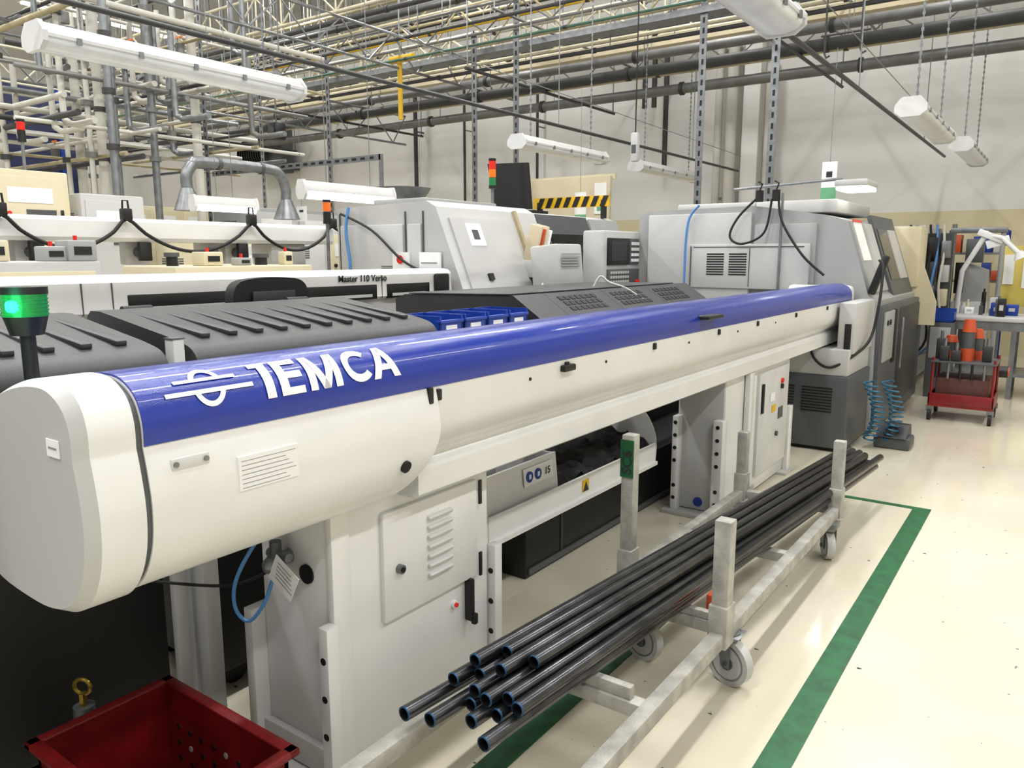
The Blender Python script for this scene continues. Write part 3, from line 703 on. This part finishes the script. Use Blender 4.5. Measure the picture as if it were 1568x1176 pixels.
# ------------------------------------------------------------ overhead steelwork
def slotted(x,y,z0,z1,w=.05):
    o=M('slotted_steel_post')
    o.box(x-w,x+w,y-.008,y+.0,z0,z1,STEEL);o.box(x-w,x-w+.008,y,y+w,z0,z1,STEEL)
    z=max(z0,1.9)+.06
    while z<min(z1,6.4)-.05:
        o.box(x-w*.3,x+w*.3,y-.0095,y-.008,z,z+.07,RUB);z+=.13
    o.box(x-w-.04,x+w+.04,y-.05,y+.08,z0,z0+.02,STEEL)
    o.done()
def tr(axis,fixed,a0,a1,z0,z1,m,step=.8,r=.025,vert=False):
    o=M('roof_truss')
    P=(lambda a,z:(a,fixed,z)) if axis=='x' else (lambda a,z:(fixed,a,z))
    o.cyl(P(a0,z0),P(a1,z0),r,m,8);o.cyl(P(a0,z1),P(a1,z1),r,m,8)
    a=a0;u=True
    while a<a1-.01:
        b=min(a+step,a1)
        o.cyl(P(a,z0 if u else z1),P(b,z1 if u else z0),r*.6,m,6)
        if vert: o.cyl(P(a,z0),P(a,z1),r*.6,m,6)
        u=not u;a=b
    o.done()
CRM=mat('pale_truss_paint',(.80,.77,.67),.5,.1,.06,6)
tr('x',10.6,-22,3,5.0,5.65,YEL,.7,.03)
tr('x',9.9,-22,2,4.95,5.35,PIPE,.6,.022)
tr('x',11.05,-22,4,4.85,5.35,CRM,.75,.03,vert=True)
tr('x',12.85,-22,5,5.3,5.95,CRM,.8,.034,vert=True)
tr('x',12.2,-22,5,6.1,6.7,YEL,.9,.03)
tr('x',13.4,-22,5,4.8,5.2,PIPE,.5,.02)
tr('x',8.0,-16,-6,5.0,5.5,CRM,.6,.022,vert=True)
tr('y',-9.2,3.5,13.,4.6,5.1,STEEL,.55,.022)
tr('y',-12.2,3.0,13.,4.0,4.6,STEEL,.6,.022)
tr('y',-15.5,3.0,13.,4.6,5.2,CRM,.6,.022)
for y,z,r,m in ((11.5,4.42,.085,PIPED),(11.75,4.72,.075,PIPE),(11.3,4.95,.05,PIPED),(12.4,5.3,.09,PIPED),(12.6,4.62,.05,YEL),(10.2,5.2,.025,YELB),(10.9,5.9,.05,PIPED),(11.5,6.2,.08,PIPE),(9.6,4.7,.02,mat('green_pipe',(.25,.38,.32),.5)),(10.4,4.55,.03,PIPED),(13.9,5.6,.07,PIPED),(12.0,5.65,.06,PIPEP),(13.0,6.4,.07,PIPED),(9.4,4.95,.025,PIPED),(13.6,4.55,.09,PIPE),(9.2,5.35,.04,PIPED)):
    o=M('overhead_pipe');o.cyl((-22,y,z),(5,y,z),r,m,14)
    for x in range(-21,5,3):
        o.cyl((x,y,z),(x+.06,y,z),r*1.3,PIPED,12)
        o.cyl((x+.3,y,z),(x+.3,y,7.98),.008,STEEL,6)
    o.done()
for x in (-17,-12.5,-7.5,-3.3,.5):
    o=M('pipe_support_bracket');o.cyl((x,9.3,4.31),(x,13.9,4.31),.025,PIPED,8);o.cyl((x+.5,9.3,5.05),(x+.5,13.9,5.05),.02,PIPE,8)
    for yy in (9.35,13.85): o.cyl((x,yy,4.3),(x,yy,7.98),.012,STEEL,6);o.cyl((x+.5,yy,5.0),(x+.5,yy,7.98),.012,STEEL,6)
    o.done()
o=M('cable_duct');o.box(-22,5,11.9,12.12,4.88,5.02,BEIGE);o.done()
o=M('cable_tray');o.box(-22,3,10.15,10.45,4.72,4.735,STEEL);o.box(-22,3,10.15,10.16,4.72,4.8,STEEL);o.box(-22,3,10.44,10.45,4.72,4.8,STEEL);o.done()
for a in ((-7.08,10.,0,5.4),(-7.85,9.95,0,5.0),(-3.14,9.9,0,7.95),(-10.6,7.,0,7.95),(-11.3,10,0,5.4),(-4.2,10.2,2.2,5.2),(-13.0,9.8,0,5.4)): slotted(*a)
o=M('slotted_rail')
o.box(-10.5,-7.0,7.0,7.03,2.75,2.82,STEEL)
for k in range(22): o.box(-10.45+k*.155,-10.37+k*.155,6.997,7.0,2.77,2.80,RUB)
o.box(-7.03,-6.98,7.0,7.03,0,2.82,STEEL);o.done()
for x,z0,z1,r,m in ((-4.55,0,4.9,.09,PIPEP),(-5.25,0,5.3,.1,PIPEP),(-5.5,0,5.3,.07,PIPEP),(-6.55,3.2,6.2,.05,PIPED),(-6.80,4.4,5.9,.05,PIPED),(-7.0,4.4,5.9,.05,PIPED),(-13,3,6,.05,PIPED),(-9.5,3.1,5.5,.03,PIPED),(-16,0,5,.05,PIPEP),(-11.5,2.8,6,.03,PIPED)):
    o=M('wall_pipe');o.cyl((x,14.2,z0),(x,14.2,z1),r,m,14);o.cyl((x,14.2,z1),(x,14.48,z1),r*.6,m,10);o.cyl((x,14.2,(z0+z1)/2),(x,14.48,(z0+z1)/2),r*.4,m,8);o.done()
o=M('wall_ventilation_motor');o.cyl((-19.2,14.0,4.35),(-18.1,14.0,4.35),.38,DGREY,20)
for k in range(11): o.cyl((-19.15+k*.1,14.0,4.35),(-19.12+k*.1,14.0,4.35),.43,BLACK,20)
o.box(-18.1,-17.5,13.8,14.2,3.8,5.0,DGREY,.03);o.box(-19,-17.6,14.1,14.48,3.9,4.1,DGREY);o.done()
o=M('hanging_loudspeaker');o.box(-9.7,-9.5,7.4,7.6,3.25,3.5,BLACK,.03);o.cyl((-9.6,7.39,3.37),(-9.6,7.40,3.37),.07,DGREY,20);o.cyl((-9.6,7.5,3.5),(-9.6,7.5,5.0),.012,STEEL,6);o.done()
o=M('pipe_mounted_motor');o.cyl((-4.3,10.6,5.75),(-3.9,10.6,5.75),.16,DGREY,20);o.box(-4.2,-4.0,10.5,10.75,5.66,5.95,BLACK,.02)
for k in range(5): o.cyl((-4.25+k*.07,10.6,5.75),(-4.22+k*.07,10.6,5.75),.18,BLACK,20)
o.done()
o=M('hanging_hook_frame')
for x in (-2.6,-2.2): o.sweep([(x,10,4.5),(x,10,3.95),(x+.02,10,3.9),(x+.06,10,3.92)],.012,PIPED,8)
o.cyl((-2.65,10,4.15),(-2.1,10,4.15),.012,PIPED,8);o.done()
o=M('pipe_scaffold')
rn=random.Random(3)
for k,(x,y) in enumerate(((-9.4,5.0),(-9.8,4.9),(-10.1,5.2),(-9.6,5.6),(-10.6,5.0),(-11.3,5.5),(-8.9,4.7),(-11.9,4.6),(-9.9,6.4),(-12.4,6.2),(-10.9,4.4),(-13,5.2))):
    o.cyl((x,y,0),(x,y,5.2+.1*(k%4)),(.045,.03,.06)[k%3],(STEEL,PIPEP,PIPEP)[k%3],10)
    for z in (2.8,3.4,4.0,4.6): o.cyl((x,y,z-.03),(x,y,z+.03),.07,(PIPED,PIPE)[k%2],10)
for k in range(46):
    z=rn.uniform(2.7,5.6);y=rn.uniform(4.4,7.5);m=rn.choice([STEEL,PIPE,PIPEP,YEL,PIPED,PIPEP]);r=rn.choice([.02,.025,.035])
    if k%2: o.cyl((-13,y,z),(-8.6-rn.random(),y,z),r,m,8)
    else:
        x=rn.uniform(-12.5,-8.8);o.cyl((x,4,z),(x,8,z),r,m,8)
for k in range(24):
    x=rn.uniform(-12,-8.9);y=rn.uniform(4.4,7);z=rn.uniform(3,4.6)
    o.sweep([(x,y,z+1),(x,y,z+.15),(x+.04,y+.02,z+.04),(x+.15,y+.05,z),(x+.6,y+.05,z)],.035,rn.choice([STEEL,PIPEP,PIPE]),8,3)
for k in range(12):
    x=rn.uniform(-12,-8.9);y=rn.uniform(4.4,6);z=rn.uniform(3,5);o.cyl((x,y,z-.07),(x,y,z+.07),.055,PIPE);o.cyl((x,y,z),(x,y,z+.15),.015,YEL,6);o.cyl((x-.06,y,z+.15),(x+.06,y,z+.15),.012,ORGL,6)
o.done()

# ------------------------------------------------------------ suspended fluorescent lamps
def fluor(x,y0,y1,z,lit=False,w=.11,chain=True,top=5.2):
    o=M('suspended_fluorescent_lamp')
    pr=[(x-w,z+.03),(x-w*.55,z+.10),(x+w*.55,z+.10),(x+w,z+.03),(x+w,z+.01),(x-w,z+.01)]
    o.prism(pr,y0+.012,y1-.012,WHITE2)
    df=crv([(x-w*.95,z+.012),(x-w*.85,z-.025),(x-w*.5,z-.05),(x,z-.058),(x+w*.5,z-.05),(x+w*.85,z-.025),(x+w*.95,z+.012)],3)
    o.prism(df,y0+.02,y1-.02,LIT if lit else DIFF)
    for y in (y0,y1-.03): o.prism([(x-w*1.04,z-.02),(x-w*.6,z-.065),(x+w*.6,z-.065),(x+w*1.04,z-.02),(x+w*1.04,z+.04),(x+w*.6,z+.11),(x-w*.6,z+.11),(x-w*1.04,z+.04)],y,y+.03,WHITE2)
    if not lit:
        for k in range(5): yy=y0+(y1-y0)*(k+.5)/5;o.box(x+w*.97,x+w*1.07,yy,yy+.03,z-.01,z+.03,STEEL)
    for yy in (y0+.3,y1-.3):
        o.cyl((x,yy,z+.1),(x,yy,top),.006 if chain else .004,STEEL,5);zz=z+.1
        while chain and zz<top-.05: o.box(x-.012,x+.012,yy-.004,yy+.004,zz,zz+.03,STEEL);zz+=.07
    o.done()
fluor(-5.3,2.35,4.35,2.9,w=.14);fluor(-5.45,7.7,9.75,2.9,w=.13);fluor(-5.45,10.8,13.1,2.9,w=.13)
fluor(-1.5,3.4,4.8,2.92,w=.14);fluor(-1.3,8.0,10.2,2.9,w=.13);fluor(-1.2,11.0,13.1,2.9,w=.13)
fluor(-5.6,4.6,5.75,2.15,True,.06,False);fluor(-7.6,4.8,5.6,2.12,True,.06,False)
fluor(-8.5,9.5,11.5,6.0,True,.2,True,7.9)
for x,z in ((-5.05,3.1),(-1.75,3.12)):
    o=M('lamp_power_track');o.cyl((x,-1,z),(x,14.1,z),.02,PIPED,14);o.cyl((x+.05,-1,z+.5),(x+.05,14.1,z+.25),.005,STEEL,5)
    for y in (0,4,8,12): o.cyl((x,y,z),(x,y,7.98),.006,STEEL,5)
    o.done()
o=M('hanging_pendant_control');o.cyl((-4.55,9.0,2.95),(-4.55,9.0,5),.008,RUB,6);o.box(-4.6,-4.5,8.96,9.04,2.75,3.1,LGREY,.02);o.box(-4.58,-4.52,8.955,8.96,2.85,2.95,DGREY);o.done()
o=M('yellow_hoist_stand');o.cyl((-9.2,9.7,3.8),(-9.2,9.7,4.7),.04,YELB,10);o.cyl((-9.4,9.7,4.75),(-8.9,9.7,4.75),.05,YELB,10);o.cyl((-9.2,9.7,4.7),(-9.2,9.7,7.98),.012,STEEL);o.done()

# ------------------------------------------------------------ far right
o=M('work_table')
o.box(-1.05,.6,10.1,10.9,.86,.91,LGREY,.01)
for x in (-1.0,-.42,.55):
    for y in (10.15,10.85): o.box(x-.025,x+.025,y-.025,y+.025,0,.86,STEEL)
o.box(-1.0,.55,10.15,10.85,.25,.28,STEEL);o.box(-1.0,.55,10.12,10.14,.76,.86,STEEL);o.done()
rn=random.Random(5)
o=M('bench_tool_clutter')
for k in range(22):
    x=rn.uniform(-.98,.1);y=rn.uniform(10.2,10.75);w=rn.uniform(.03,.07);h=rn.uniform(.05,.26);m=rn.choice([DGREY,LGREY,BBLUE,BLACK,CREAM,STEEL,PAPER])
    if k%2: o.box(x-w,x+w,y-w,y+w,.91,.91+h,m,.008);o.box(x-w*.5,x+w*.5,y-w-.004,y-w,.92+h*.3,.92+h*.6,LGREY)
    else: o.cyl((x,y,.91),(x,y,.91+h),w*.6,m,16);o.cyl((x,y,.91+h),(x,y,.91+h+.04),w*.3,m,14)
o.done()
o=M('machining_centre')
o.box(-2.6,-1.45,10.6,12.6,.05,1.95,GREY,.03);o.box(-1.46,-1.43,10.75,11.5,1.0,1.8,DGREY,.01);o.box(-1.46,-1.43,11.6,12.5,.9,1.85,CREAM,.01)
o.box(-2.5,-1.5,10.58,10.61,.9,1.85,LGREY,.01)
vents(o,-2.3,10.58,1.6,6,RUB,.3)
for k in range(6): o.sweep([(-1.58+.07*k,10.4,1.95),(-1.55+.07*k,10.35,1.6),(-1.62+.08*k,10.3,1.2),(-1.52+.07*k,10.35,.6),(-1.6+.02*k,10.55,.3)],.014,(RUB,STEEL,LGREY,RUB,HOSEB,PIPEP)[k],8,5)
for k in range(5):
    for j in range(3): o.box(-1.75+.13*k,-1.66+.13*k,10.34,10.5,1.0+.28*j,1.2+.28*j+.04*(k%2),(DGREY,LGREY,BLACK,STEEL,CREAM)[(k+2*j)%5],.01)
o.box(-1.78,-1.12,10.48,10.58,.9,1.85,DGREY);o.box(-1.3,-1.26,10.4,10.5,0,1.9,STEEL)
o.done()
o=M('measuring_machine')
o.box(-1.22,-.82,11.6,12.2,0,1.0,LGREY,.02);o.prism([(-1.2,1.0),(-.82,1.0),(-.85,1.4),(-1.1,1.5)],11.7,12.1,GREY);o.cyl((-1.28,11.9,0),(-1.28,11.9,2.0),.03,STEEL);o.cyl((-.72,11.9,0),(-.72,11.9,1.9),.03,GREY)
o.box(-1.32,-.68,11.85,11.95,1.88,1.95,STEEL,.01);o.box(-1.1,-.9,11.6,11.72,1.5,1.8,DGREY,.01);o.box(-1.2,-1.1,11.6,11.7,1.1,1.5,BLACK,.01);o.done()
o=M('articulated_extraction_arm')
o.sweep([(-1.1,11.2,1.0),(-1.08,11.2,1.4),(-.86,11.15,1.84)],.03,WHITE,14);o.sweep([(-.86,11.15,1.84),(-.68,11.1,1.80),(-.50,11.05,1.62)],.03,WHITE,14);o.cyl((-.5,11.05,1.64),(-.46,11.05,1.56),.035,WHITE,14,.09);o.sph((-.86,11.15,1.84),.05,WHITE);o.cyl((-1.1,11.2,0),(-1.1,11.2,1.02),.035,WHITE)
o.box(-.95,-.65,11.1,11.12,1.78,1.86,WHITE,.01,ry=.4);o.box(-.85,-.6,11.13,11.15,1.70,1.80,PAPER,.01,ry=-.3);o.done()
PYB=mat('pale_yellow_board',(.82,.75,.38),.6)
o=M('notice_board');o.box(-.78,-.15,12.6,12.65,.9,1.72,PYB,.01);o.box(-.72,-.60,12.58,12.6,1.2,1.6,PAPER);o.box(-.5,-.3,12.58,12.6,1.15,1.6,PAPER)
for x in (-.73,-.2): o.box(x-.03,x+.03,12.65,12.7,0,1.72,STEEL)
o.box(-.78,-.15,12.5,12.8,0,.04,STEEL);o.done()
o=M('storage_rack')
for x in (-1.45,-.75):
    for y in (13.1,13.6): o.box(x-.02,x+.02,y-.02,y+.02,0,1.95,BBLUE)
for z in (.3,.75,1.2,1.6,1.93):
    o.box(-1.45,-.75,13.1,13.6,z,z+.03,STEEL)
    if z<1.7:
        for k in range(5): h=rn.uniform(.12,.28);o.box(-1.42+.13*k,-1.31+.13*k,13.12,13.4,z+.03,z+.03+h,rn.choice([DGREY,LGREY,BBLUE,CREAM,ORG,PAPER]),.008)
o.done()
o=M('tool_trolley')
x0,x1,y0,y1=-1.0,-.45,8.4,8.95
BRN=mat('brown_box',(.33,.18,.15),.6)
o.box(x0,x1,y0,y1,.14,.16,REDC)
for a in ((x0,x1,y0,y0+.015),(x0,x1,y1-.015,y1),(x0,x0+.015,y0,y1),(x1-.015,x1,y0,y1)): o.box(*a,.16,.27,REDC,.004)
o.box(x0+.05,x1-.05,y0+.05,y1-.05,.16,.42,BRN,.01)
for x in (x0+.02,x1-.02):
    for y in (y0+.02,y1-.02):
        o.cyl((x,y,.14),(x,y,.62),.012,REDC,8);o.cyl((x-.015,y,.055),(x+.015,y,.055),.055,RUB,18);o.box(x-.03,x+.03,y-.02,y+.02,.09,.14,STEEL)
o.box(x0,x1,y0,y1,.57,.585,DGREY,.004)
for x,y,h in ((-.72,8.6,.40),(-.66,8.75,.3),(-.88,8.8,.22)):
    o.cyl((x,y,.585),(x,y,.585+h*.3),.06,ORG,18);o.cyl((x,y,.585+h*.3),(x,y,.585+h*.7),.055,DGREY,18);o.cyl((x,y,.585+h*.7),(x,y,.585+h),.06,ORG,18,.045)
for x,y,h in ((-.9,8.5,.14),(-.8,8.5,.1),(-.55,8.6,.15),(-.6,8.85,.12),(-.95,8.65,.2)): o.box(x-.04,x+.04,y-.05,y+.05,.585,.585+h,CHAR,.01);o.cyl((x,y,.585+h),(x,y,.66+h),.015,STEEL)
for k in range(5): o.cyl((-.95+.1*k,8.42,.42),(-.95+.1*k,8.42,.57),.012,(RUB,STEEL,BLACK)[k%3])
o.cyl((-.44,8.6,.50),(-.37,8.6,.50),.055,BLACK,18);o.cyl((-.37,8.6,.50),(-.36,8.6,.50),.045,ORG,18)
o.done()
o=M('blue_storage_bin');x=-1.22
o.box(x,x+.24,9.78,10.0,.86,.875,BBLUE);o.box(x,x+.01,9.78,10.0,.86,1.0,BBLUE);o.box(x+.23,x+.24,9.78,10.0,.86,.97,BBLUE);o.box(x,x+.24,9.78,9.79,.86,1.0,BBLUE);o.box(x,x+.24,9.99,10.0,.86,1.0,BBLUE);o.done()
o=M('storage_pedestal');o.box(-1.22,-.98,9.78,10.0,0,.855,DGREY,.01);o.box(-1.2,-1.0,9.775,9.78,.45,.8,GREY,.004);o.done()

# ------------------------------------------------------------ world & camera
w=bpy.data.worlds.new('World');sc.world=w;w.use_nodes=True
w.node_tree.nodes['Background'].inputs[0].default_value=(.98,.985,1,1);w.node_tree.nodes['Background'].inputs[1].default_value=.4
cd=bpy.data.cameras.new('camera');cd.sensor_width=36;cd.lens=36*1177/1568;cd.clip_end=100
co=bpy.data.objects.new('camera',cd);co.location=(0,0,1.6);co.rotation_euler=(math.radians(90-9.55),0,math.radians(35.6))
bpy.context.collection.objects.link(co);sc.camera=co
